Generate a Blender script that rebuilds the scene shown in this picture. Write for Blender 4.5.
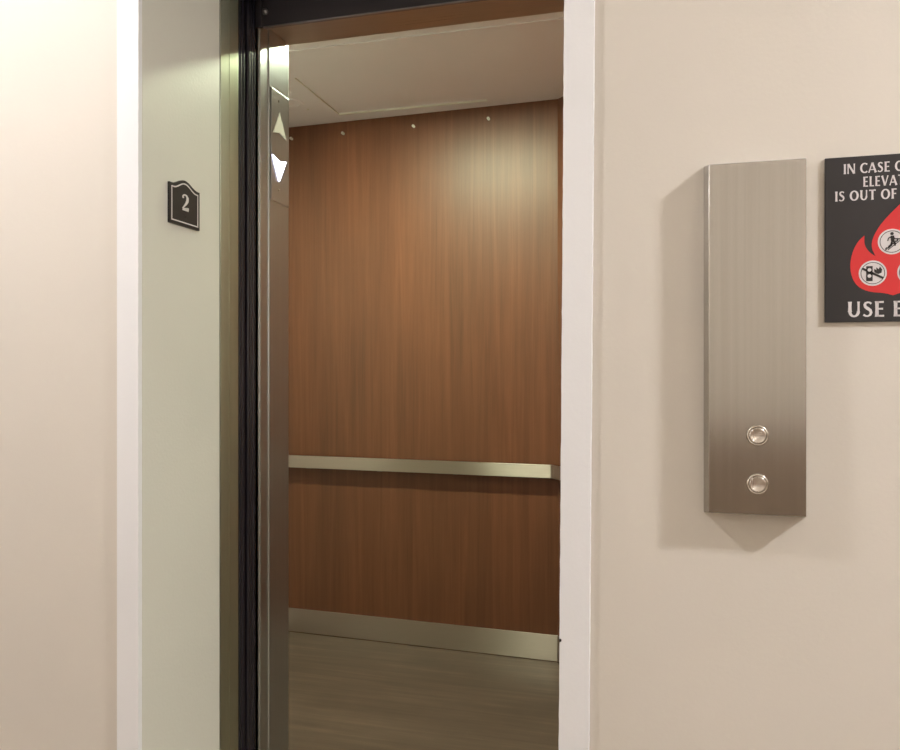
import bpy, bmesh, math, random
from mathutils import Vector, Matrix
from mathutils.geometry import tessellate_polygon

scene = bpy.context.scene
for o in list(bpy.data.objects):
    bpy.data.objects.remove(o, do_unlink=True)

# ------------------------------------------------------------------ camera
F = 750.0
YAW = math.atan(200.0 / F)
EYE = 1.25
cd = bpy.data.cameras.new('camera')
cd.sensor_width = 36.0
cd.lens = F * 36.0 / 900.0
cd.shift_y = -5.0 / 900.0
cd.clip_start = 0.02
cam = bpy.data.objects.new('camera', cd)
scene.collection.objects.link(cam)
cam.location = (0, 0, EYE)
cam.rotation_euler = (math.pi / 2, 0, YAW)
scene.camera = cam

# ------------------------------------------------------------------ world, exposure
world = bpy.data.worlds.new('world')
scene.world = world
world.use_nodes = True
world.node_tree.nodes['Background'].inputs[0].default_value = (0.9, 0.95, 1.0, 1)
world.node_tree.nodes['Background'].inputs[1].default_value = 0.02
scene.view_settings.view_transform = 'Standard'
scene.view_settings.look = 'None'
scene.view_settings.gamma = 1.0
scene.view_settings.use_curve_mapping = False
scene.view_settings.exposure = 3.17

# lamp strengths (emitting diffusers are built with their fixtures)
HALL_LAMP = 60.0
HALL_COL = (1.0, 0.985, 1.01)
CAB_LAMP = 24.5
CAB_COL = (0.88, 1.0, 0.69)

# ------------------------------------------------------------------ helpers
def srgb(r, g, b):
    def f(c):
        c /= 255.0
        return c / 12.92 if c <= 0.04045 else ((c + 0.055) / 1.055) ** 2.4
    return (f(r), f(g), f(b), 1.0)


def link(name, bm, material=None, parent=None, smooth=False, bevel=0.0, segs=2, loc=None):
    bmesh.ops.recalc_face_normals(bm, faces=bm.faces[:])
    me = bpy.data.meshes.new(name)
    if loc is not None:
        bmesh.ops.translate(bm, verts=bm.verts[:], vec=-Vector(loc))
    bm.to_mesh(me)
    bm.free()
    if smooth:
        for p in me.polygons:
            p.use_smooth = True
    o = bpy.data.objects.new(name, me)
    scene.collection.objects.link(o)
    if loc is not None:
        o.location = Vector(loc)
    if material:
        me.materials.append(material)
    if parent:
        o.parent = parent
        o.matrix_parent_inverse = Matrix.Translation(-world_loc(parent))
    if bevel > 0:
        m = o.modifiers.new('bevel', 'BEVEL')
        m.width = bevel
        m.segments = segs
        m.limit_method = 'ANGLE'
        m.angle_limit = math.radians(35)
    return o


def world_loc(o):
    v = Vector(o.location)
    while o.parent:
        v = v + o.matrix_parent_inverse.translation
        o = o.parent
        v = v + Vector(o.location)
    return v


def empty(name, loc):
    o = bpy.data.objects.new(name, None)
    scene.collection.objects.link(o)
    o.location = loc
    o.empty_display_size = 0.05
    return o


def tag(o, label=None, cat=None, group=None, kind=None):
    if label:
        o['label'] = label
    if cat:
        o['category'] = cat
    if group:
        o['group'] = group
    if kind:
        o['kind'] = kind
    return o


def struct(o):
    o['kind'] = 'structure'
    return o


def box(bm, x0, x1, y0, y1, z0, z1):
    vs = [bm.verts.new(p) for p in ((x0, y0, z0), (x1, y0, z0), (x1, y1, z0), (x0, y1, z0),
                                    (x0, y0, z1), (x1, y0, z1), (x1, y1, z1), (x0, y1, z1))]
    for f in ((0, 1, 2, 3), (7, 6, 5, 4), (0, 4, 5, 1), (1, 5, 6, 2), (2, 6, 7, 3), (3, 7, 4, 0)):
        bm.faces.new([vs[i] for i in f])
    return bm


def mbox(*a):
    bm = bmesh.new()
    if len(a) == 6 and not isinstance(a[0], tuple):
        return box(bm, *a)
    for q in a:
        box(bm, *q)
    return bm


def prism(bm, pts, axis, a, b):
    """extrude a 2D outline along an axis; axis 'z': pts=(x,y); 'y': pts=(x,z); 'x': pts=(y,z)"""
    def P(p, t):
        return {'z': (p[0], p[1], t), 'y': (p[0], t, p[1]), 'x': (t, p[0], p[1])}[axis]
    v0 = [bm.verts.new(P(p, a)) for p in pts]
    v1 = [bm.verts.new(P(p, b)) for p in pts]
    bm.faces.new(v0)
    bm.faces.new(v1[::-1])
    n = len(pts)
    for i in range(n):
        j = (i + 1) % n
        bm.faces.new((v0[i], v1[i], v1[j], v0[j]))
    return bm


def lathe_y(bm, cx, cz, prof, n=40, y_dir=-1, y0=0.0):
    """profile (radius, out) turned about an axis along y; 'out' counts toward the hall"""
    rings = []
    for r, d in prof:
        y = y0 + y_dir * d
        if r < 1e-6:
            rings.append([bm.verts.new((cx, y, cz))])
        else:
            rings.append([bm.verts.new((cx + r * math.cos(2 * math.pi * i / n), y, cz + r * math.sin(2 * math.pi * i / n))) for i in range(n)])
    for a, b in zip(rings, rings[1:]):
        for i in range(n):
            j = (i + 1) % n
            if len(a) == 1 and len(b) == 1:
                continue
            if len(a) == 1:
                bm.faces.new((a[0], b[i], b[j]))
            elif len(b) == 1:
                bm.faces.new((a[i], a[j], b[0]))
            else:
                bm.faces.new((a[i], a[j], b[j], b[i]))
    return bm


def lathe_z(bm, cx, cy, prof, n=48):
    """profile (radius, z) turned about a vertical axis"""
    rings = []
    for r, z in prof:
        if r < 1e-6:
            rings.append([bm.verts.new((cx, cy, z))])
        else:
            rings.append([bm.verts.new((cx + r * math.cos(2 * math.pi * i / n), cy + r * math.sin(2 * math.pi * i / n), z)) for i in range(n)])
    for a, b in zip(rings, rings[1:]):
        for i in range(n):
            j = (i + 1) % n
            if len(a) == 1 and len(b) == 1:
                continue
            if len(a) == 1:
                bm.faces.new((a[0], b[i], b[j]))
            elif len(b) == 1:
                bm.faces.new((a[i], a[j], b[0]))
            else:
                bm.faces.new((a[i], a[j], b[j], b[i]))
    return bm


# ------------------------------------------------------------------ materials
def new_mat(name, col, rough=0.5, metal=0.0, spec=0.5):
    m = bpy.data.materials.new(name)
    m.use_nodes = True
    b = m.node_tree.nodes['Principled BSDF']
    b.inputs['Base Color'].default_value = col
    b.inputs['Roughness'].default_value = rough
    b.inputs['Metallic'].default_value = metal
    b.inputs['Specular IOR Level'].default_value = spec
    return m


def nodes(m):
    return m.node_tree.nodes, m.node_tree.links, m.node_tree.nodes['Principled BSDF']


def coords(m, scale):
    n, l, b = nodes(m)
    tc = n.new('ShaderNodeTexCoord')
    mp = n.new('ShaderNodeMapping')
    mp.inputs['Scale'].default_value = scale
    l.new(tc.outputs['Object'], mp.inputs['Vector'])
    return mp.outputs['Vector']


def noise(m, vec, scale=1.0, detail=3.0, rough=0.5, dist=0.0):
    n, l, b = nodes(m)
    t = n.new('ShaderNodeTexNoise')
    t.inputs['Scale'].default_value = scale
    t.inputs['Detail'].default_value = detail
    t.inputs['Roughness'].default_value = rough
    t.inputs['Distortion'].default_value = dist
    l.new(vec, t.inputs['Vector'])
    return t.outputs['Fac']


def ramp(m, fac, stops):
    n, l, b = nodes(m)
    r = n.new('ShaderNodeValToRGB')
    e = r.color_ramp.elements
    while len(e) < len(stops):
        e.new(0.5)
    for i, (p, c) in enumerate(stops):
        e[i].position = p
        e[i].color = c
    l.new(fac, r.inputs[0])
    return r.outputs['Color']


def bump(m, fac, strength, distance):
    n, l, b = nodes(m)
    bp = n.new('ShaderNodeBump')
    bp.inputs['Strength'].default_value = strength
    bp.inputs['Distance'].default_value = distance
    l.new(fac, bp.inputs['Height'])
    l.new(bp.outputs['Normal'], b.inputs['Normal'])


def paint(name, col, rough=0.5, bs=0.25, spec=0.35):
    m = new_mat(name, col, rough, 0, spec)
    n, l, b = nodes(m)
    v = coords(m, (1, 1, 1))
    f = noise(m, v, 2.2, 3)
    c = Vector(col[:3])
    l.new(ramp(m, f, [(0.3, (*(c * 0.975), 1)), (0.7, (*(c * 1.02), 1))]), b.inputs['Base Color'])
    g = noise(m, v, 160, 2)
    bump(m, g, bs, 0.0006)
    return m


def steel(name, col, rough, grain, tangent, aniso=0.75, grainscale=1.0, contrast=0.06, rvar=0.04):
    """brushed metal; grain = axis the brush lines run along"""
    m = new_mat(name, col, rough, 1.0)
    n, l, b = nodes(m)
    k = 520.0 * grainscale
    sc = {'x': (3, k, k), 'y': (k, 3, k), 'z': (k, k, 3)}[grain]
    v = coords(m, sc)
    f = noise(m, v, 1.0, 2)
    v2 = coords(m, tuple(150.0 if s > 10 else 1.2 for s in sc))
    f2 = noise(m, v2, 1.0, 3)
    mx = n.new('ShaderNodeMath'); mx.operation = 'MULTIPLY_ADD'
    l.new(f, mx.inputs[0]); mx.inputs[1].default_value = 0.45
    mm = n.new('ShaderNodeMath'); mm.operation = 'MULTIPLY'
    l.new(f2, mm.inputs[0]); mm.inputs[1].default_value = 0.55
    l.new(mm.outputs[0], mx.inputs[2])
    c = Vector(col[:3])
    l.new(ramp(m, mx.outputs[0], [(0.3, (*(c * (1 - contrast)), 1)), (0.7, (*(c * (1 + contrast)), 1))]), b.inputs['Base Color'])
    rr = n.new('ShaderNodeMapRange')
    l.new(mx.outputs[0], rr.inputs[0])
    rr.inputs[1].default_value = 0.25; rr.inputs[2].default_value = 0.75
    rr.inputs[3].default_value = rough - rvar; rr.inputs[4].default_value = rough + rvar
    l.new(rr.outputs[0], b.inputs['Roughness'])
    b.inputs['Anisotropic'].default_value = aniso
    if tangent == 'radial_y':
        b.inputs['Anisotropic Rotation'].default_value = 0.25
    if tangent == 'radial_y':
        t = n.new('ShaderNodeTangent'); t.direction_type = 'RADIAL'; t.axis = 'Y'
        l.new(t.outputs[0], b.inputs['Tangent'])
    else:
        cx = n.new('ShaderNodeCombineXYZ')
        for i in range(3):
            cx.inputs[i].default_value = tangent[i]
        l.new(cx.outputs[0], b.inputs['Tangent'])
    return m


M = {}
M['wall'] = paint('cream_wall_paint', srgb(222, 215, 204), 0.6, 0.3)
M['return'] = paint('satin_wall_paint', srgb(220, 218, 208), 0.42, 0.5, 0.45)
M['casing'] = paint('white_gloss_paint', srgb(240, 240, 241), 0.35, 0.35, 0.5)
M['ceil'] = paint('ceiling_paint', srgb(235, 232, 225), 0.8)
M['wainscot'] = paint('brown_wainscot', srgb(150, 132, 116), 0.5)
M['carpet'] = paint('brown_carpet', srgb(132, 120, 106), 0.95, 0.5)
M['dark'] = new_mat('shaft_dark', srgb(30, 28, 28), 0.9)
ZT, XT, YT = (0, 0, 1), (1, 0, 0), (0, 1, 0)
M['steel_v'] = steel('brushed_steel_vertical', srgb(198, 201, 204), 0.36, 'z', YT, 0.75, 1.0, 0.04, 0.01)
M['steel_plate'] = steel('brushed_steel_call_plate', srgb(182, 177, 170), 0.27, 'z', XT, 0.93, 1.0, 0.05, 0.004)
M['steel_h'] = steel('brushed_steel_horizontal', srgb(204, 190, 182), 0.30, 'x', ZT, 1.0, 1.0, 0.02, 0.003)
M['steel_frame'] = steel('brushed_bronze_frame', srgb(190, 192, 172), 0.44, 'z', YT)
M['steel_button'] = steel('turned_steel_button', srgb(225, 218, 210), 0.28, 'z', 'radial_y', 0.85, 0.5, 0.03)
M['steel_return'] = steel('brushed_steel_return', srgb(220, 218, 210), 0.42, 'x', ZT, 0.9, 1.0, 0.04, 0.01)
M['steel_soffit'] = steel('brushed_steel_soffit', srgb(200, 192, 184), 0.30, 'x', YT)
M['chrome'] = new_mat('polished_rim', srgb(225, 220, 212), 0.14, 1.0)
M['rubber'] = new_mat('black_door_edge', srgb(42, 40, 52), 0.25, 0.0, 0.5)
M['blackmetal'] = new_mat('black_painted_metal', srgb(66, 62, 68), 0.35, 0.0, 0.5)
M['lip'] = new_mat('grey_metal_lip', srgb(150, 145, 150), 0.3, 0.8)
M['cabceil'] = paint('cab_ceiling_paint', srgb(235, 229, 236), 0.33, 0.15, 0.5)
M['side'] = paint('pale_bounce_laminate', srgb(212, 204, 204), 0.35, 0.1, 0.5)
M['sign'] = paint('black_sign_plastic', srgb(47, 44, 45), 0.38, 0.2, 0.4)
M['signwhite'] = new_mat('white_sign_print', srgb(222, 217, 217), 0.5)
M['red'] = new_mat('red_sign_print', srgb(214, 44, 46), 0.45)
M['signblack'] = new_mat('black_sign_print', srgb(42, 38, 38), 0.45)
M['arrow_off'] = new_mat('white_arrow_lens', srgb(240, 238, 230), 0.35)
M['screw'] = new_mat('screw_steel', srgb(190, 188, 180), 0.25, 1.0)
M['hook'] = new_mat('pale_hook_metal', srgb(225, 222, 215), 0.3, 0.7)
M['plug'] = new_mat('dark_gap', srgb(40, 34, 28), 0.8)
M['fixture'] = new_mat('fixture_white', srgb(225, 222, 215), 0.5)


def emit(name, col, st):
    m = new_mat(name, (0.8, 0.8, 0.8, 1), 0.4)
    n, l, b = nodes(m)
    b.inputs['Emission Color'].default_value = (*col, 1)
    b.inputs['Emission Strength'].default_value = st
    return m


M['hall_glow'] = emit('hall_lamp_diffuser', HALL_COL, HALL_LAMP)
M['hall_glow_soft'] = emit('hall_lamp_diffuser_dimmed', HALL_COL, HALL_LAMP * 0.30)  # same diffuser at reduced strength, so the upper left wall clips less
M['cab_glow'] = emit('cab_lamp_lens', CAB_COL, CAB_LAMP)
M['arrow_on'] = emit('lit_arrow_lens', (0.72, 0.76, 1.0), 0.8)


def wood(name):
    m = new_mat(name, srgb(130, 75, 48), 0.42, 0, 0.5)
    n, l, b = nodes(m)
    v = coords(m, (34, 34, 1.0))
    f = noise(m, v, 1.0, 4, 0.6, 0.6)
    v2 = coords(m, (230, 230, 5))
    g = noise(m, v2, 1.0, 3, 0.6)
    v3 = coords(m, (3.2, 3.2, 0.6))
    h = noise(m, v3, 1.0, 3, 0.5, 0.8)
    c1 = ramp(m, f, [(0.25, srgb(100, 60, 42)), (0.5, srgb(113, 70, 49)), (0.75, srgb(126, 79, 56))])
    c2 = ramp(m, g, [(0.3, (0.84, 0.82, 0.80, 1)), (0.65, (1, 1, 1, 1))])
    c3 = ramp(m, h, [(0.3, (0.86, 0.88, 0.90, 1)), (0.7, (1.08, 1.03, 1.0, 1))])
    for a, bb in ((c1, c2),):
        mx = n.new('ShaderNodeMix'); mx.data_type = 'RGBA'; mx.blend_type = 'MULTIPLY'
        mx.inputs[0].default_value = 0.7
        l.new(a, mx.inputs[6]); l.new(bb, mx.inputs[7])
    my = n.new('ShaderNodeMix'); my.data_type = 'RGBA'; my.blend_type = 'MULTIPLY'
    my.inputs[0].default_value = 1.0
    l.new(mx.outputs[2], my.inputs[6]); l.new(c3, my.inputs[7])
    l.new(my.outputs[2], b.inputs['Base Color'])
    bump(m, g, 0.12, 0.0004)
    return m


M['wood'] = wood('cherry_laminate')


def floor_mat(name):
    m = new_mat(name, srgb(100, 82, 64), 0.36, 0, 0.5)
    n, l, b = nodes(m)
    v = coords(m, (1.6, 34, 1))
    f = noise(m, v, 1.0, 5, 0.65, 0.4)
    v2 = coords(m, (8, 8, 8))
    h = noise(m, v2, 1.0, 4)
    c1 = ramp(m, f, [(0.25, srgb(80, 65, 58)), (0.55, srgb(98, 81, 72)), (0.8, srgb(120, 101, 90))])
    c2 = ramp(m, h, [(0.3, (0.9, 0.9, 0.9, 1)), (0.7, (1.05, 1.05, 1.05, 1))])
    mx = n.new('ShaderNodeMix'); mx.data_type = 'RGBA'; mx.blend_type = 'MULTIPLY'
    mx.inputs[0].default_value = 1.0
    l.new(c1, mx.inputs[6]); l.new(c2, mx.inputs[7])
    l.new(mx.outputs[2], b.inputs['Base Color'])
    bump(m, f, 0.15, 0.0006)
    return m


M['floor'] = floor_mat('brown_vinyl_planks')

# ------------------------------------------------------------------ hall
V0 = 1.20        # front wall plane
UL, UR = -0.9128, -0.1363   # opening between the casings
VR = 1.4616      # rear of the plastered return
HC = 2.60        # hall ceiling
X0, X1, YB = -5.2, 5.2, -0.70
CW = 0.0485      # casing width

struct(link('floor', mbox(X0, X1, YB, V0, -0.08, 0.0), M['carpet']))
struct(link('ceiling', mbox(X0, X1, YB, V0 + 0.30, HC, HC + 0.1), M['ceil']))
struct(link('wall_left', mbox(X0, UL - 0.026, V0, VR, 0, HC), M['wall']))
struct(link('wall_right', mbox(UR + 0.026, X1, V0, VR, 0, HC), M['wall']))
struct(link('wall_above_opening', mbox(UL - 0.026, UR + 0.026, V0, VR, 2.30, HC), M['wall']))
struct(link('wall_return_left', mbox(UL - 0.026, UL, V0, VR, 0, 2.30), M['return'], bevel=0.002))
struct(link('wall_return_right', mbox(UR + 0.010, UR + 0.026, V0, VR, 0, 2.30), M['return'], bevel=0.002))
struct(link('wall_behind', mbox(X0, X1, YB - 0.1, YB, 0, HC), M['wall']))
struct(link('wall_end_left', mbox(X0 - 0.1, X0, YB, V0, 0, HC), M['wall']))
struct(link('wall_end_right', mbox(X1, X1 + 0.1, YB, V0, 0, HC), M['wall']))
struct(link('trim_3', mbox(X0, X1, YB, YB + 0.014, 0, 1.02), M['wainscot']))

# casing strips either side of the opening: hand-painted, slightly irregular edge
random.seed(4)


def casing(name, ua, ub, rough_side, lean=0.0):
    bm = bmesh.new()
    n = 180
    pts_a, pts_b = [], []
    for i in range(n + 1):
        z = 2.30 * i / n
        ja = random.uniform(-0.0003, 0.0003) if rough_side in ('a', 'both') else 0
        jb = random.uniform(-0.0003, 0.0003) if rough_side in ('b', 'both') else 0
        s = lean * (z - EYE)
        pts_a.append((ua + ja + s, z))
        pts_b.append((ub + jb + s, z))
    rows = []
    for (a, z), (b, _) in zip(pts_a, pts_b):
        rows.append([bm.verts.new((a, V0, z)), bm.verts.new((a + 0.001, V0 - 0.009, z)),
                     bm.verts.new((b - 0.001, V0 - 0.009, z)), bm.verts.new((b, V0, z))])
    for r, s in zip(rows, rows[1:]):
        for k in range(4):
            j = (k + 1) % 4
            bm.faces.new((r[k], r[j], s[j], s[k]))
    bm.faces.new(rows[0])
    bm.faces.new(rows[-1][::-1])
    return struct(link(name, bm, M['casing']))


t1 = casing('trim_1', UL - CW, UL, 'b')
t2 = casing('trim_2', UR, UR + CW, 'both', 0.0074)
chip = bmesh.new()
prism(chip, [(UR - 0.0022, 0.8195), (UR + 0.0006, 0.8205), (UR + 0.0012, 0.8235), (UR - 0.001, 0.8255), (UR - 0.0025, 0.824)], 'y', V0 - 0.0096, V0 - 0.0088)
link('chip', chip, M['signblack'], t2)

# hall ceiling lamps; the far left one is unseen, added for ambient fill
lamps = []
for u, v, mat in ((-1.30, 0.50, 'hall_glow_soft'), (1.80, 0.45, 'hall_glow'), (-4.5, 0.48, 'hall_glow')):
    g = empty('ceiling_lamp', (u, v, HC))
    bm = bmesh.new()
    lathe_z(bm, u, v, [(0.0, HC), (0.120, HC), (0.124, HC - 0.01), (0.122, HC - 0.022), (0.0, HC - 0.022)])
    link('lamp_base', bm, M['fixture'], g, smooth=False)
    bm = bmesh.new()
    lathe_z(bm, u, v, [(0.0, HC - 0.0225), (0.105, HC - 0.0225), (0.104, HC - 0.030), (0.092, HC - 0.040), (0.066, HC - 0.048), (0.033, HC - 0.052), (0.0, HC - 0.053)])
    link('diffuser', bm, M[mat], g, smooth=True)
    lamps.append(g)
tag(lamps[0], 'round flush white ceiling lamp in the hall, left of the elevator opening', 'ceiling lamp', 'hall ceiling lamps')
tag(lamps[2], 'unseen round ceiling lamp added as fill light at the far left end of the hall', 'ceiling lamp', 'hall ceiling lamps')
tag(lamps[1], 'round flush white ceiling lamp in the hall, right of the fire notice', 'ceiling lamp', 'hall ceiling lamps')

# ------------------------------------------------------------------ shaft and landing entrance
struct(link('wall_shaft', mbox(
    (-2.6, UL - 0.06, VR, 1.545, 0.0, 2.60),
    (UR + 0.06, 0.30, VR, 1.545, 0.0, 2.60),
    (-2.6, 0.30, VR, 1.545, 2.20, 2.60),
    (-2.7, -2.6, VR, 3.5, -0.1, 2.75),
    (0.30, 0.40, VR, 3.5, -0.1, 2.75),
    (-2.7, 0.40, 3.40, 3.5, -0.1, 2.75),
    (-2.7, 0.40, 1.50, 3.5, 2.60, 2.75),
    (-2.7, 0.40, VR, 1.66, -0.2, -0.085),
), M['dark']))

door1 = empty('door_1', (UL, 1.50, 0))
struct(door1)
Z0H = EYE + 0.884   # entrance head height
# jamb profile (x, y), stepped at its hall edge
jp = [(UL - 0.05, VR + 0.003), (UL - 0.0006, VR + 0.003), (UL, VR + 0.0036), 
      (UL, 1.498), (UL - 0.0012, 1.4985), (UL - 0.0012, 1.5002), (UL, 1.5004),
      (UL, 1.536), (UL - 0.0015, 1.540), (UL - 0.05, 1.540)]
link('jamb', prism(bmesh.new(), jp, 'z', 0.0, 2.30), M['steel_frame'], door1)
jr = [(2 * ((UL + UR) / 2) - x, y) for x, y in jp]
link('jamb', prism(bmesh.new(), jr, 'z', 0.0, 2.30), M['steel_frame'], door1)
link('sealant', mbox((UL - 0.02, UL - 0.0015, VR, VR + 0.003, 0.0, 2.30), (UR + 0.0015, UR + 0.02, VR, VR + 0.003, 0.0, 2.30)), M['plug'], door1)
link('head', mbox(UL - 0.05, UR + 0.05, VR, 1.54, Z0H, 2.30), M['steel_frame'], door1, bevel=0.002)
link('sill', mbox(UL - 0.05, UR + 0.05, V0, 1.60, -0.085, 0.0), M['steel_h'], door1)


def ridged_panel(u_edge, y0, y1, z0, z1, length):
    """door panel whose leading edge carries rounded vertical ridges"""
    pts = [(u_edge - length, y0), (u_edge - 0.004, y0)]
    n = 3
    w = (y1 - y0) / n
    for k in range(n):
        a = y0 + k * w
        for i in range(1, 8):
            t = math.pi * i / 8
            pts.append((u_edge - 0.004 + 0.004 * math.sin(t), a + w * 0.5 - w * 0.46 * math.cos(t)))
        if k < n - 1:
            pts.append((u_edge - 0.0055, a + w))
    pts += [(u_edge - 0.004, y1), (u_edge - length, y1)]
    return prism(bmesh.new(), pts, 'z', z0, z1)


ld = link('elevator_door', ridged_panel(UL - 0.010, 1.549, 1.588, 0.006, 2.25, 0.75), M['rubber'], loc=(UL - 0.3, 1.565, 0.006))
tag(ld, 'black edge of the landing door slid open into the left pocket, next to the frame', 'elevator door')
cdoor = link('elevator_door', ridged_panel(UL - 0.006, 1.594, 1.6300, 0.006, 2.25, 0.75), M['rubber'], loc=(UL - 0.3, 1.61, 0.006))
tag(cdoor, 'black edge of the inner cab door slid open, next to the steel cab post', 'elevator door')

# ------------------------------------------------------------------ elevator cab
cab = empty('elevator_cab', (-0.85, 2.5, 0.0))
tag(cab, 'open elevator cab lined with cherry wood panels, steel handrail and brown floor', 'elevator')
CL, CR, CF, CB = -1.75, 0.02, 1.784, 3.22
CH = EYE + 1.16
link('cab_floor', mbox(CL, CR, 1.64, CB + 0.09, -0.03, 0.0), M['floor'], cab)
CK = -0.382            # where the back corner is cut
SK = 0.037             # the rear wall stands slightly askew


def back(u):
    return CB + SK * (CK - u)

# rear wall laminate
link('rear_panel', prism(bmesh.new(), [(CL, back(CL)), (CK + 0.001, CB), (CK + 0.001, CB + 0.02), (CL, back(CL) + 0.02)], 'z', 0.0, CH + 0.02), M['wood'], cab)
d = 0.393
link('corner_panel', prism(bmesh.new(), [(CK, CB), (CK + d, CB - d), (CK + d + 0.02, CB - d + 0.008), (CK + 0.008, CB + 0.02)], 'z', 0.0, CH + 0.02), M['wood'], cab)
link('side_panel', mbox(CR, CR + 0.02, CF - 0.03, CB - d + 0.02, 0, CH + 0.02), M['wood'], cab)
link('side_panel', mbox(CL - 0.02, CL, CF - 0.03, CB + 0.09, 0, CH + 0.02), M['side'], cab)  # unseen left wall, made pale to bounce neutral light inside the cab
# kick plate
k = 0.003
kp = [(CL, back(CL) - k), (CK - 0.0012, CB - k), (CK + d - 0.0012, CB - d - k), (CK + d, CB - d), (CK, CB), (CL, back(CL))]
link('kick_plate', prism(bmesh.new(), kp, 'z', 0.0035, 0.114), M['steel_h'], cab, bevel=0.0006)
# ceiling: front strip slightly higher, main sheet with a recessed hatch
HT = (-1.366, -0.677, 2.72, 3.166)
link('cab_ceiling', mbox(
    (CL, CR, CF - 0.05, 2.31, CH + 0.005, CH + 0.03),
    (CL, -1.35, 2.31, 2.43, CH + 0.005, CH + 0.03),
    (-0.32, CR, 2.31, 2.43, CH + 0.005, CH + 0.03),
    (CL, CR, 2.43, 2.49, CH + 0.005, CH + 0.03),
    (CL, CR, 2.49, HT[2], CH, CH + 0.03),
    (CL, HT[0], HT[2], HT[3], CH, CH + 0.03),
    (HT[1], CR, HT[2], HT[3], CH, CH + 0.03),
    (CL, CR, HT[3], CB + 0.09, CH, CH + 0.03)), M['cabceil'], cab)
link('hatch_lit_edge', mbox((HT[0] - 0.001, HT[1], HT[3] - 0.0045, HT[3] + 0.0005, CH - 0.002, CH + 0.006), (HT[0] - 0.001, HT[0] + 0.0015, HT[2], HT[3], CH - 0.0004, CH + 0.006)), M['fixture'], cab)  # pale strips added to draw the lit edges of the hatch recess
link('hatch', mbox(HT[0], HT[1], HT[2], HT[3], CH + 0.006, CH + 0.028), M['cabceil'], cab)
lp = link('light_fixture', mbox((-1.352, -0.318, 2.308, 2.320, CH - 0.004, CH + 0.012), (-1.352, -0.318, 2.420, 2.432, CH - 0.004, CH + 0.012),
                                (-1.352, -1.340, 2.320, 2.420, CH - 0.004, CH + 0.012), (-0.330, -0.318, 2.320, 2.420, CH - 0.004, CH + 0.012)), M['fixture'], cab)
link('lens', mbox(-1.13, -0.54, 2.3205, 2.4195, CH - 0.003, CH + 0.010), M['cab_glow'], lp)
link('cover', mbox(-1.3395, -1.131, 2.3205, 2.4195, CH - 0.003, CH + 0.010), M['fixture'], lp)
link('cover', mbox(-0.539, -0.3305, 2.3205, 2.4195, CH - 0.003, CH + 0.010), M['fixture'], lp)
# ceiling ring and small screw near it
bm = bmesh.new()
lathe_z(bm, -1.50, 2.97, [(0.0, CH - 0.001), (0.030, CH - 0.001), (0.032, CH - 0.005), (0.047, CH - 0.005), (0.050, CH - 0.001), (0.050, CH + 0.001), (0, CH + 0.001)])
link('ceiling_ring', bm, M['cabceil'], cab)
bm = bmesh.new()
lathe_z(bm, -1.47, 3.06, [(0.0, CH - 0.003), (0.004, CH - 0.003), (0.006, CH), (0, CH)], 16)
link('screw', bm, M['hook'], cab)

# pad hooks high on the rear wall
for u in (-1.652, -1.383, -1.034, -0.685):
    bm = bmesh.new()
    lathe_y(bm, u, EYE + 1.103, [(0.0, 0.0), (0.006, 0.0), (0.006, 0.003), (0.0035, 0.005), (0.003, 0.012), (0.0065, 0.013), (0.0065, 0.016), (0.0, 0.0175)], 20, -1, back(u))
    link('pad_hook', bm, M['hook'], cab, smooth=False)

# handrail: flat bar that follows the cut corner
rz0, rz1 = EYE - 0.4590, EYE - 0.4025
ry = 3.178
a = CB - ry
off = 2 ** 0.5 * a - a
ce = CK - off * 1.0 - 0.010
rail = [(-1.70, ry + SK * (ce + 1.70)), (ce, ry)]
for i in range(1, 6):        # small bend radius
    rail.append((ce + 0.004 * i, ry - 0.0009 * i * i * 0.9))
rail.append((ce + 0.34, ry - 0.34 + 0.002))
inner = [(x + (0.0046 if i > 0 else 0), y + 0.011) for i, (x, y) in enumerate(rail)]
hr = link('handrail', prism(bmesh.new(), rail + inner[::-1], 'z', rz0, rz1), M['steel_h'], cab, bevel=0.0012)
for u in (-1.55, -1.19, -0.83, -0.47):
    link('bracket', mbox((u - 0.012, u + 0.012, back(u) - 0.0315, back(u), rz0 + 0.012, rz0 + 0.024), (u - 0.012, u + 0.012, back(u) - 0.031, back(u) - 0.022, rz0 - 0.003, rz0 + 0.024),
                         (u - 0.02, u + 0.02, back(u) - 0.004, back(u), rz0 - 0.005, rz0 + 0.045)), M['screw'], hr)

# front return (cab post) on the left, its strips stepped; right one is the mirror
SOF = EYE + 0.848
pj = [(UL - 0.30, 1.640), (UL - 0.0075, 1.640), (UL - 0.0075, 1.636), (UL - 0.005, 1.636), (UL - 0.005, 1.640), (UL - 0.0030, 1.6405),
      (UL - 0.0018, 1.6420), (UL - 0.0018, 1.6795), (UL + 0.0005, 1.6805), (UL + 0.0012, 1.6815), (UL + 0.0012, 1.7825), (UL - 0.0003, 1.784), (UL - 0.30, 1.784)]
post = link('cab_post', prism(bmesh.new(), pj, 'z', 0.0, CH + 0.02), M['steel_v'], cab)
mid = (UL + UR) / 2
link('cab_post', prism(bmesh.new(), [(2 * mid - x, y) for x, y in pj], 'z', 0.0, CH + 0.02), M['steel_v'], cab)
link('front_return', mbox(CL, UL - 0.001, 1.7842, 1.7870, 0.0, CH), M['steel_return'], cab)
link('front_return', mbox(UR + 0.001, CR, 1.7842, 1.7870, 0.0, CH), M['steel_return'], cab)
link('cab_front_wall', mbox(CL, UL - 0.29, 1.74, 1.784, 0.0, CH + 0.02), M['steel_v'], cab)
link('cab_header', mbox(UL - 0.0010, UR + 0.0010, 1.6420, 1.784, SOF, CH + 0.02), M['steel_soffit'], cab, bevel=0.001)
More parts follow.
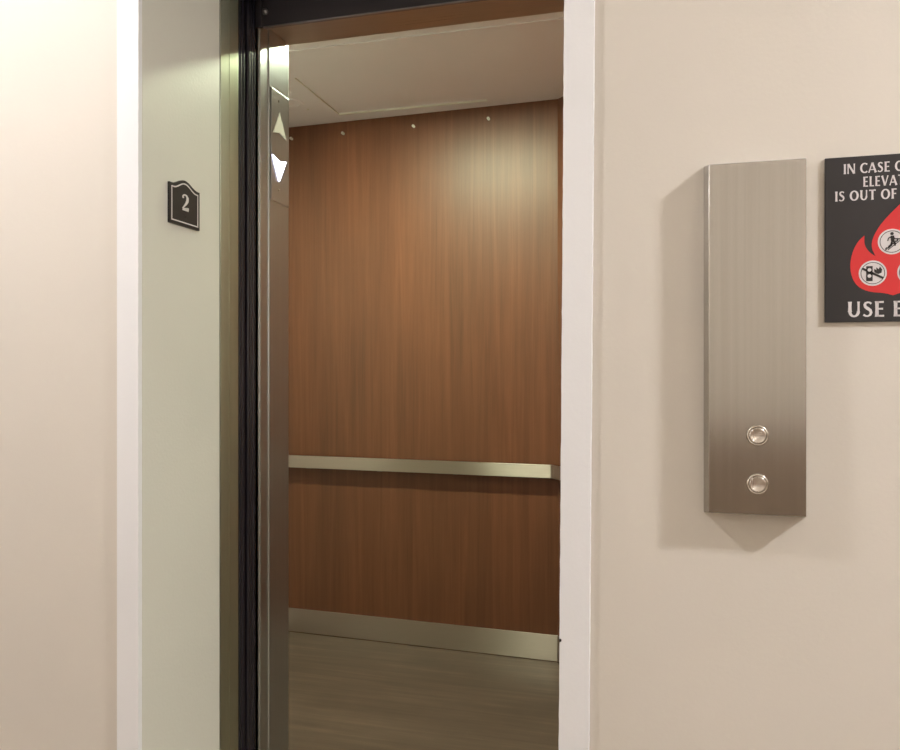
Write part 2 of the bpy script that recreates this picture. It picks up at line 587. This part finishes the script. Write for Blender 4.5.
# black door track above the opening with a grey lip along its lower edge
trk = link('door_track', mbox((UL - 0.02, UR + 0.02, 1.6315, 1.6395, EYE + 0.829, 2.55), (UL + 0.001, UR - 0.001, 1.618, 1.6315, EYE + 0.90, EYE + 0.955)), M['blackmetal'], cab, bevel=0.001)
link('lip', mbox(UL + 0.012, UR + 0.02, 1.6305, 1.6405, EYE + 0.8255, EYE + 0.8288), M['lip'], trk, bevel=0.0008)
bm = bmesh.new()
lathe_y(bm, UL + 0.018, EYE + 0.862, [(0, 0), (0.008, 0), (0.008, 0.006), (0.004, 0.010), (0.0, 0.011)], 6, -1, 1.6315)
link('hanger_bolt', bm, M['lip'], trk)
link('hanger_bracket', mbox(UL + 0.004, UL + 0.012, 1.620, 1.6315, EYE + 0.824, EYE + 0.90), M['blackmetal'], trk, bevel=0.001)

# direction lantern let into the cab post
FU = UL + 0.0012
lan = link('direction_lantern', prism(bmesh.new(), [(1.6865, EYE + 0.4236), (1.7810, EYE + 0.4236), (1.7810, EYE + 0.705), (1.6865, EYE + 0.705)], 'x', FU - 0.001, FU + 0.0022),
           M['steel_v'], cab, bevel=0.0008)
ZA = EYE
up = [(1.7265, ZA + 0.654), (1.6935, ZA + 0.5925), (1.7265, ZA + 0.6015), (1.7645, ZA + 0.5925)]
dn = [(1.7265, ZA + 0.4773), (1.6905, ZA + 0.5375), (1.7265, ZA + 0.5290), (1.7645, ZA + 0.5375)]
o = link('up_arrow', prism(bmesh.new(), up, 'x', FU + 0.001, FU + 0.0045), M['arrow_off'], lan, bevel=0.0008)
o['label'] = 'unlit white up arrow'
o = link('down_arrow', prism(bmesh.new(), dn, 'x', FU + 0.001, FU + 0.0045), M['arrow_on'], lan, bevel=0.0008)
o['label'] = 'lit bluish white down arrow'
for z in (0.6803, 0.4554):
    bm = bmesh.new()
    ring = [(1.7240 + 0.003 * math.cos(2 * math.pi * i / 14), ZA + z + 0.003 * math.sin(2 * math.pi * i / 14)) for i in range(14)]
    prism(bm, ring, 'x', FU + 0.002, FU + 0.0034)
    link('screw', bm, M['screw'], lan)

# ------------------------------------------------------------------ call station
PX0, PX1, PZ0, PZ1 = 0.0841, 0.2165, EYE - 0.2107, EYE + 0.3035
BV, PD = 0.0056, 0.030
call = empty('call_station', (0.15, V0, PZ0 - BV))
tag(call, 'tall brushed steel elevator call plate with two round buttons on the cream wall', 'call station')
bm = bmesh.new()
outer = [(PX0 - BV, PZ0 - BV), (PX1 + BV, PZ0 - BV), (PX1 + BV, PZ1 + BV), (PX0 - BV, PZ1 + BV)]
innr = [(PX0, PZ0), (PX1, PZ0), (PX1, PZ1), (PX0, PZ1)]
v0 = [bm.verts.new((x, V0, z)) for x, z in outer]
v1 = [bm.verts.new((x, V0 - PD, z)) for x, z in innr]
bm.faces.new(v0)
bm.faces.new(v1)
for i in range(4):
    bm.faces.new((v0[i], v0[(i + 1) % 4], v1[(i + 1) % 4], v1[i]))
link('plate', bm, M['steel_plate'], call, bevel=0.0012, segs=3)
PF = V0 - PD
for z, lb in ((EYE - 0.0953, 'upper'), (EYE - 0.166, 'lower')):
    bm = bmesh.new()
    lathe_y(bm, 0.1512, z, [(0.0150, -0.002), (0.0150, 0.0022), (0.0142, 0.0034), (0.0128, 0.0034), (0.0120, 0.0022), (0.0118, -0.002)], 48, -1, PF)
    rim = link('button', bm, M['chrome'], call, smooth=True, loc=(0.1512, PF, z))
    rim['label'] = lb + ' round steel call button'
    bm = bmesh.new()
    lathe_y(bm, 0.1512, z, [(0.0116, -0.002), (0.0116, 0.0034), (0.0110, 0.0042), (0.0100, 0.0043), (0.0090, 0.0038), (0.0004, 0.0037), (0.0, 0.0037)], 48, -1, PF)
    link('button_cap', bm, M['steel_button'], rim, smooth=True, loc=(0.1512, PF, z))

# ------------------------------------------------------------------ floor number plaque on the return wall
pl = empty('floor_number_plaque', (UL, 1.334, EYE + 0.29))
tag(pl, 'small black arched plaque with a white 2 beside the elevator door', 'sign')


def plaque_outline(inset=0.0, n=18):
    y0, y1 = 1.2765 + inset, 1.3780 - inset
    zb, zs, za = EYE + 0.290 + inset, EYE + 0.3695 - inset, EYE + 0.3826 - inset
    pts = [(y0, zb), (y1, zb), (y1, zs)]
    c = (y0 + y1) / 2
    hw = (y1 - y0) / 2
    for i in range(1, 2 * n):
        t = 1 - i / n            # from +1 to -1
        s = 0.5 + 0.5 * math.cos(math.pi * min(1, abs(t) / 0.88))
        pts.append((c + hw * t, zs + (za - zs) * s))
    pts.append((y0, zs))
    return pts


link('plate', prism(bmesh.new(), plaque_outline(), 'x', UL, UL + 0.0045), M['sign'], pl)
bm = bmesh.new()
o1, o2 = plaque_outline(0.0058), plaque_outline(0.0082)
xa = UL + 0.0050
A_ = [bm.verts.new((xa, y, z)) for y, z in o1]
B_ = [bm.verts.new((xa, y, z)) for y, z in o2]
A2 = [bm.verts.new((UL + 0.0044, y, z)) for y, z in o1]
B2 = [bm.verts.new((UL + 0.0044, y, z)) for y, z in o2]
for i in range(len(o1)):
    j = (i + 1) % len(o1)
    bm.faces.new((A_[i], A_[j], B_[j], B_[i]))
    bm.faces.new((A2[i], A2[j], A_[j], A_[i]))
    bm.faces.new((B_[i], B_[j], B2[j], B2[i]))
link('border', bm, M['signwhite'], pl)


# ------------------------------------------------------------------ lettering made of tapered strokes
def stroke(pts, w, closed=False):
    """pts polyline, w list/number of widths -> list of quads"""
    n = len(pts)
    if not isinstance(w, (list, tuple)):
        w = [w] * n
    L, R = [], []
    for i in range(n):
        if closed:
            p, q = pts[(i - 1) % n], pts[(i + 1) % n]
        else:
            p, q = pts[max(i - 1, 0)], pts[min(i + 1, n - 1)]
        dx, dy = q[0] - p[0], q[1] - p[1]
        m = math.hypot(dx, dy) or 1
        nx, ny = -dy / m * w[i] / 2, dx / m * w[i] / 2
        L.append((pts[i][0] + nx, pts[i][1] + ny))
        R.append((pts[i][0] - nx, pts[i][1] - ny))
    out = []
    for i in range(n if closed else n - 1):
        j = (i + 1) % n
        out.append([L[i], L[j], R[j], R[i]])
    return out


TK, TN = 0.205, 0.12


def st(x0, y0, x1, y1, t=TK):
    return stroke([(x0, y0), (x0 + (x1 - x0) * 0.15, y0 + (y1 - y0) * 0.15), ((x0 + x1) / 2, (y0 + y1) / 2), (x0 + (x1 - x0) * 0.85, y0 + (y1 - y0) * 0.85), (x1, y1)],
                  [t * 1.18, t * 0.98, t * 0.88, t * 0.98, t * 1.18])


def arc(cx, cy, rx, ry, a0, a1, tk=TK, tn=TN, n=20, closed=False):
    pts, w = [], []
    for i in range(n if closed else n + 1):
        a = math.radians(a0 + (a1 - a0) * i / n)
        pts.append((cx + rx * math.cos(a), cy + ry * math.sin(a)))
        w.append(tn + (tk - tn) * abs(math.cos(a)) ** 1.3)
    return stroke(pts, w, closed)


def scurve():
    pts = [(0.47, 0.84), (0.38, 0.925), (0.27, 0.945), (0.15, 0.90), (0.10, 0.78), (0.14, 0.65), (0.27, 0.54), (0.41, 0.43), (0.46, 0.28), (0.41, 0.13), (0.28, 0.05), (0.15, 0.06), (0.03, 0.15)]
    w = [0.13, 0.11, 0.11, 0.14, 0.16, 0.18, 0.20, 0.18, 0.16, 0.14, 0.11, 0.11, 0.14]
    return stroke(pts, w)


G = {
    'I': (0.24, lambda: st(0.12, 0, 0.12, 1)),
    'N': (0.78, lambda: st(0.08, 0, 0.08, 1, 0.13) + st(0.10, 0.97, 0.68, 0.03) + st(0.70, 0, 0.70, 1, 0.13)),
    'C': (0.70, lambda: arc(0.46, 0.5, 0.36, 0.45, 48, 312)),
    'A': (0.78, lambda: st(0.04, 0, 0.37, 0.98, 0.12) + st(0.38, 0.98, 0.73, 0) + stroke([(0.15, 0.30), (0.60, 0.30)], 0.10)),
    'S': (0.54, scurve),
    'E': (0.54, lambda: st(0.12, 0, 0.12, 1) + stroke([(0.1, 0.945), (0.50, 0.945)], [0.10, 0.13]) + stroke([(0.1, 0.51), (0.46, 0.51)], [0.10, 0.12]) + stroke([(0.1, 0.055), (0.52, 0.055)], [0.10, 0.13])),
    'F': (0.50, lambda: st(0.12, 0, 0.12, 1) + stroke([(0.1, 0.945), (0.48, 0.945)], [0.10, 0.13]) + stroke([(0.1, 0.50), (0.44, 0.50)], [0.10, 0.12])),
    'O': (0.84, lambda: arc(0.42, 0.5, 0.33, 0.45, 0, 360, n=28, closed=True)),
    'L': (0.48, lambda: st(0.12, 0, 0.12, 1) + stroke([(0.1, 0.055), (0.48, 0.055)], [0.10, 0.13])),
    'V': (0.72, lambda: st(0.06, 1, 0.37, 0.02) + st(0.38, 0.02, 0.68, 1, 0.12)),
    'T': (0.62, lambda: st(0.31, 0, 0.31, 0.96) + stroke([(0.0, 0.945), (0.31, 0.945), (0.62, 0.945)], [0.14, 0.10, 0.14])),
    'U': (0.74, lambda: st(0.13, 1, 0.13, 0.34) + arc(0.37, 0.36, 0.24, 0.31, 180, 360, 0.18, 0.12) + st(0.62, 0.34, 0.62, 1, 0.13)),
    'R': (0.64, lambda: st(0.12, 0, 0.12, 1) + arc(0.26, 0.72, 0.23, 0.225, -90, 90, 0.17, 0.10) + stroke([(0.1, 0.945), (0.28, 0.945)], 0.10) + stroke([(0.1, 0.495), (0.28, 0.495)], 0.10) + st(0.28, 0.48, 0.60, 0.02, 0.17)),
    'D': (0.76, lambda: st(0.12, 0, 0.12, 1) + arc(0.28, 0.5, 0.36, 0.445, -90, 90) + stroke([(0.1, 0.945), (0.30, 0.945)], 0.11) + stroke([(0.1, 0.055), (0.30, 0.055)], 0.11)),
    'X': (0.70, lambda: st(0.06, 1, 0.62, 0) + st(0.62, 1, 0.06, 0, 0.12)),
    ' ': (0.24, lambda: []),
}


def text_quads(s, cx, z0, h, width):
    adv, quads = 0.0, []
    for ch in s:
        w, fn = G[ch]
        for q in fn():
            quads.append([(x + adv, y) for x, y in q])
        adv += w + 0.13
    adv -= 0.13
    k = width / adv
    return [[(cx - width / 2 + x * k, z0 + y * h) for x, y in q] for q in quads]


def flat_quads(bm, quads, y, up=0.0004):
    """thin raised print on the front wall side (normal toward the hall)"""
    for q in quads:
        vs = [bm.verts.new((x, y - up, z)) for x, z in q]
        bm.faces.new(vs)
    return bm


# digit 2 on the plaque (serif bold), drawn in (y, z)
two = stroke([(0.06, 0.80), (0.12, 0.90), (0.24, 0.965), (0.37, 0.93), (0.45, 0.80), (0.43, 0.62), (0.33, 0.44), (0.18, 0.26), (0.05, 0.10)],
             [0.10, 0.10, 0.09, 0.13, 0.20, 0.20, 0.15, 0.10, 0.08])
two += [[(0.03, 0.0), (0.53, 0.0), (0.56, 0.20), (0.52, 0.24)], [(0.03, 0.0), (0.52, 0.24), (0.46, 0.17), (0.08, 0.15)]]
ball = [(0.10 + 0.075 * math.cos(2 * math.pi * i / 14), 0.80 + 0.075 * math.sin(2 * math.pi * i / 14)) for i in range(14)]
bm = bmesh.new()
for q in two + [ball]:
    vs = [bm.verts.new((UL + 0.0052, 1.3155 + x * 0.043, EYE + 0.3215 + y * 0.0335)) for x, y in q]
    bm.faces.new(vs)
link('numeral', bm, M['signwhite'], pl)
bm = bmesh.new()
for y, z in ((0.0, 0.0), (0.0, -0.0025), (0.0025, 0.0), (0.0055, 0.0), (0.0055, -0.0025)):
    ring = [(1.325 + y + 0.0008 * math.cos(2 * math.pi * i / 8), EYE + 0.3115 + z + 0.0008 * math.sin(2 * math.pi * i / 8)) for i in range(8)]
    prism(bm, ring, 'x', UL + 0.0044, UL + 0.0051)
link('braille', bm, M['sign'], pl)

# ------------------------------------------------------------------ fire notice
SU0, SU1, SZ0, SZ1 = 0.2462, 0.4220, EYE + 0.0692, EYE + 0.3080
fs = empty('fire_notice', ((SU0 + SU1) / 2, V0, SZ0))
tag(fs, 'black wall notice with red flame and white elevator fire warning text', 'sign')
SF = V0 - 0.0045
link('plate', mbox(SU0, SU1, SF, V0, SZ0, SZ1), M['sign'], fs, bevel=0.0006)
for s, z, h, u0, w in (('IN CASE OF FIRE', 0.2832, 0.0144, 0.2707, 0.1222), ('ELEVATOR', 0.2634, 0.0144, 0.2962, 0.0735),
                       ('IS OUT OF ORDER', 0.2442, 0.0144, 0.2595, 0.1405), ('USE EXIT', 0.0763, 0.0222, 0.2759, 0.1164)):
    link('lettering', flat_quads(bmesh.new(), text_quads(s, u0 + w / 2, EYE + z, h, w), SF), M['signwhite'], fs)


def smooth_poly(pts, it=2):
    for _ in range(it):
        out = []
        n = len(pts)
        for i in range(n):
            p, q = pts[i], pts[(i + 1) % n]
            if p[2:] and p[2]:          # sharp corner stays
                out.append(p)
            else:
                pass
            out.append((p[0] * 0.75 + q[0] * 0.25, p[1] * 0.75 + q[1] * 0.25, 0) if not (p[2:] and p[2]) else (p[0] * 0.8 + q[0] * 0.2, p[1] * 0.8 + q[1] * 0.2, 0))
            out.append((p[0] * 0.25 + q[0] * 0.75, p[1] * 0.25 + q[1] * 0.75, 0) if not (q[2:] and q[2]) else (p[0] * 0.2 + q[0] * 0.8, p[1] * 0.2 + q[1] * 0.8, 0))
        pts = out
    return pts


flame = [(0.3440, 0.2365, 1), (0.3310, 0.2230, 0), (0.3181, 0.2080, 0), (0.3085, 0.1900, 0), (0.3065, 0.1760, 0), (0.3120, 0.1632, 1),
         (0.3040, 0.1690, 0), (0.2975, 0.1800, 0), (0.2978, 0.1935, 1), (0.2890, 0.1850, 0), (0.2820, 0.1700, 0), (0.2785, 0.1500, 0), (0.2820, 0.1310, 0),
         (0.2900, 0.1190, 0), (0.3040, 0.1120, 0), (0.3240, 0.1100, 0), (0.3345, 0.1065, 1),
         (0.3450, 0.1100, 0), (0.3640, 0.1120, 0), (0.3790, 0.1200, 0), (0.3870, 0.1330, 0), (0.3890, 0.1520, 0), (0.3830, 0.1720, 0), (0.3740, 0.1880, 1),
         (0.3715, 0.1760, 0), (0.3640, 0.1700, 0), (0.3650, 0.1850, 0), (0.3600, 0.2010, 0), (0.3530, 0.2120, 1), (0.3510, 0.2060, 0), (0.3465, 0.2120, 0), (0.3440, 0.2230, 0)]
fp = smooth_poly(flame)
bm = bmesh.new()
vs = [bm.verts.new((x, SF - 0.0004, EYE + z)) for x, z, *_ in fp]
for tri in tessellate_polygon([[Vector((x, z, 0)) for x, z, *_ in fp]]):
    bm.faces.new([vs[i] for i in tri])
link('flame', bm, M['red'], fs)


def disc(bm, cx, cz, r, y, n=36):
    vs = [bm.verts.new((cx + r * math.cos(2 * math.pi * i / n), y, cz + r * math.sin(2 * math.pi * i / n))) for i in range(n)]
    bm.faces.new(vs)


centers = ((0.3331, 0.1830), (0.3085, 0.1388), (0.3580, 0.1388))
RR = 0.0182
bm = bmesh.new()
for cx, cz in centers:
    disc(bm, cx, EYE + cz, RR, SF - 0.0006)
link('roundel', bm, M['signwhite'], fs)
bm = bmesh.new()
for k_, (cx, cz) in enumerate(centers):
    cz += EYE
    ringp = [(cx + RR * 0.84 * math.cos(2 * math.pi * i / 36), cz + RR * 0.84 * math.sin(2 * math.pi * i / 36)) for i in range(36)]
    flat_quads(bm, stroke(ringp, 0.0009, True), SF, 0.0008)

    def S(pts, w):
        flat_quads(bm, stroke([(cx + x * RR, cz + z * RR) for x, z in pts], w * RR), SF, 0.0009)
    if k_ == 0:        # person walking up stairs
        disc(bm, cx + 0.0 * RR, cz + 0.62 * RR, 0.125 * RR, SF - 0.0010, 16)
        S([(0.02, 0.46), (0.06, 0.05)], 0.26)
        S([(0.04, 0.08), (0.22, -0.12), (0.20, -0.34)], 0.13)
        S([(0.02, 0.08), (-0.06, -0.22), (-0.20, -0.44)], 0.13)
        S([(0.0, 0.40), (-0.24, 0.28), (-0.30, 0.06)], 0.09)
        S([(0.04, 0.40), (0.24, 0.20), (0.42, 0.22)], 0.09)
        pts = [(-0.42, -0.66)]
        x, z = -0.42, -0.66
        for i in range(5):
            z += 0.17; pts.append((x, z)); x += 0.20; pts.append((x, z))
        for a_, b_ in zip(pts, pts[1:]):
            S([a_, b_], 0.10)
        S([(-0.30, -0.66), (0.62, 0.12)], 0.06)
    elif k_ == 1:      # crossed-out elevator with a small flame
        S([(-0.24, -0.62), (-0.24, 0.56)], 0.46)
        S([(-0.76, 0.40), (0.76, -0.42)], 0.17)
        fl = [(0.10, 0.14), (0.10, 0.34), (0.26, 0.22), (0.24, 0.46), (0.42, 0.30), (0.50, 0.52), (0.66, 0.28), (0.62, 0.02), (0.40, -0.08), (0.20, 0.0)]
        flat_quads(bm, [[(cx + x * RR, cz + z * RR) for x, z in fl]], SF, 0.0009)
    else:
        S([(0.0, -0.62), (0.0, 0.56)], 0.46)
        S([(-0.70, 0.42), (0.70, -0.42)], 0.17)
link('pictogram', bm, M['signblack'], fs)
bm = bmesh.new()
cx, cz = centers[1]
for dz in (0.26, -0.22):
    disc(bm, cx - 0.24 * RR, EYE + cz + dz * RR, 0.14 * RR, SF - 0.0012, 16)
link('pictogram_dot', bm, M['signwhite'], fs)
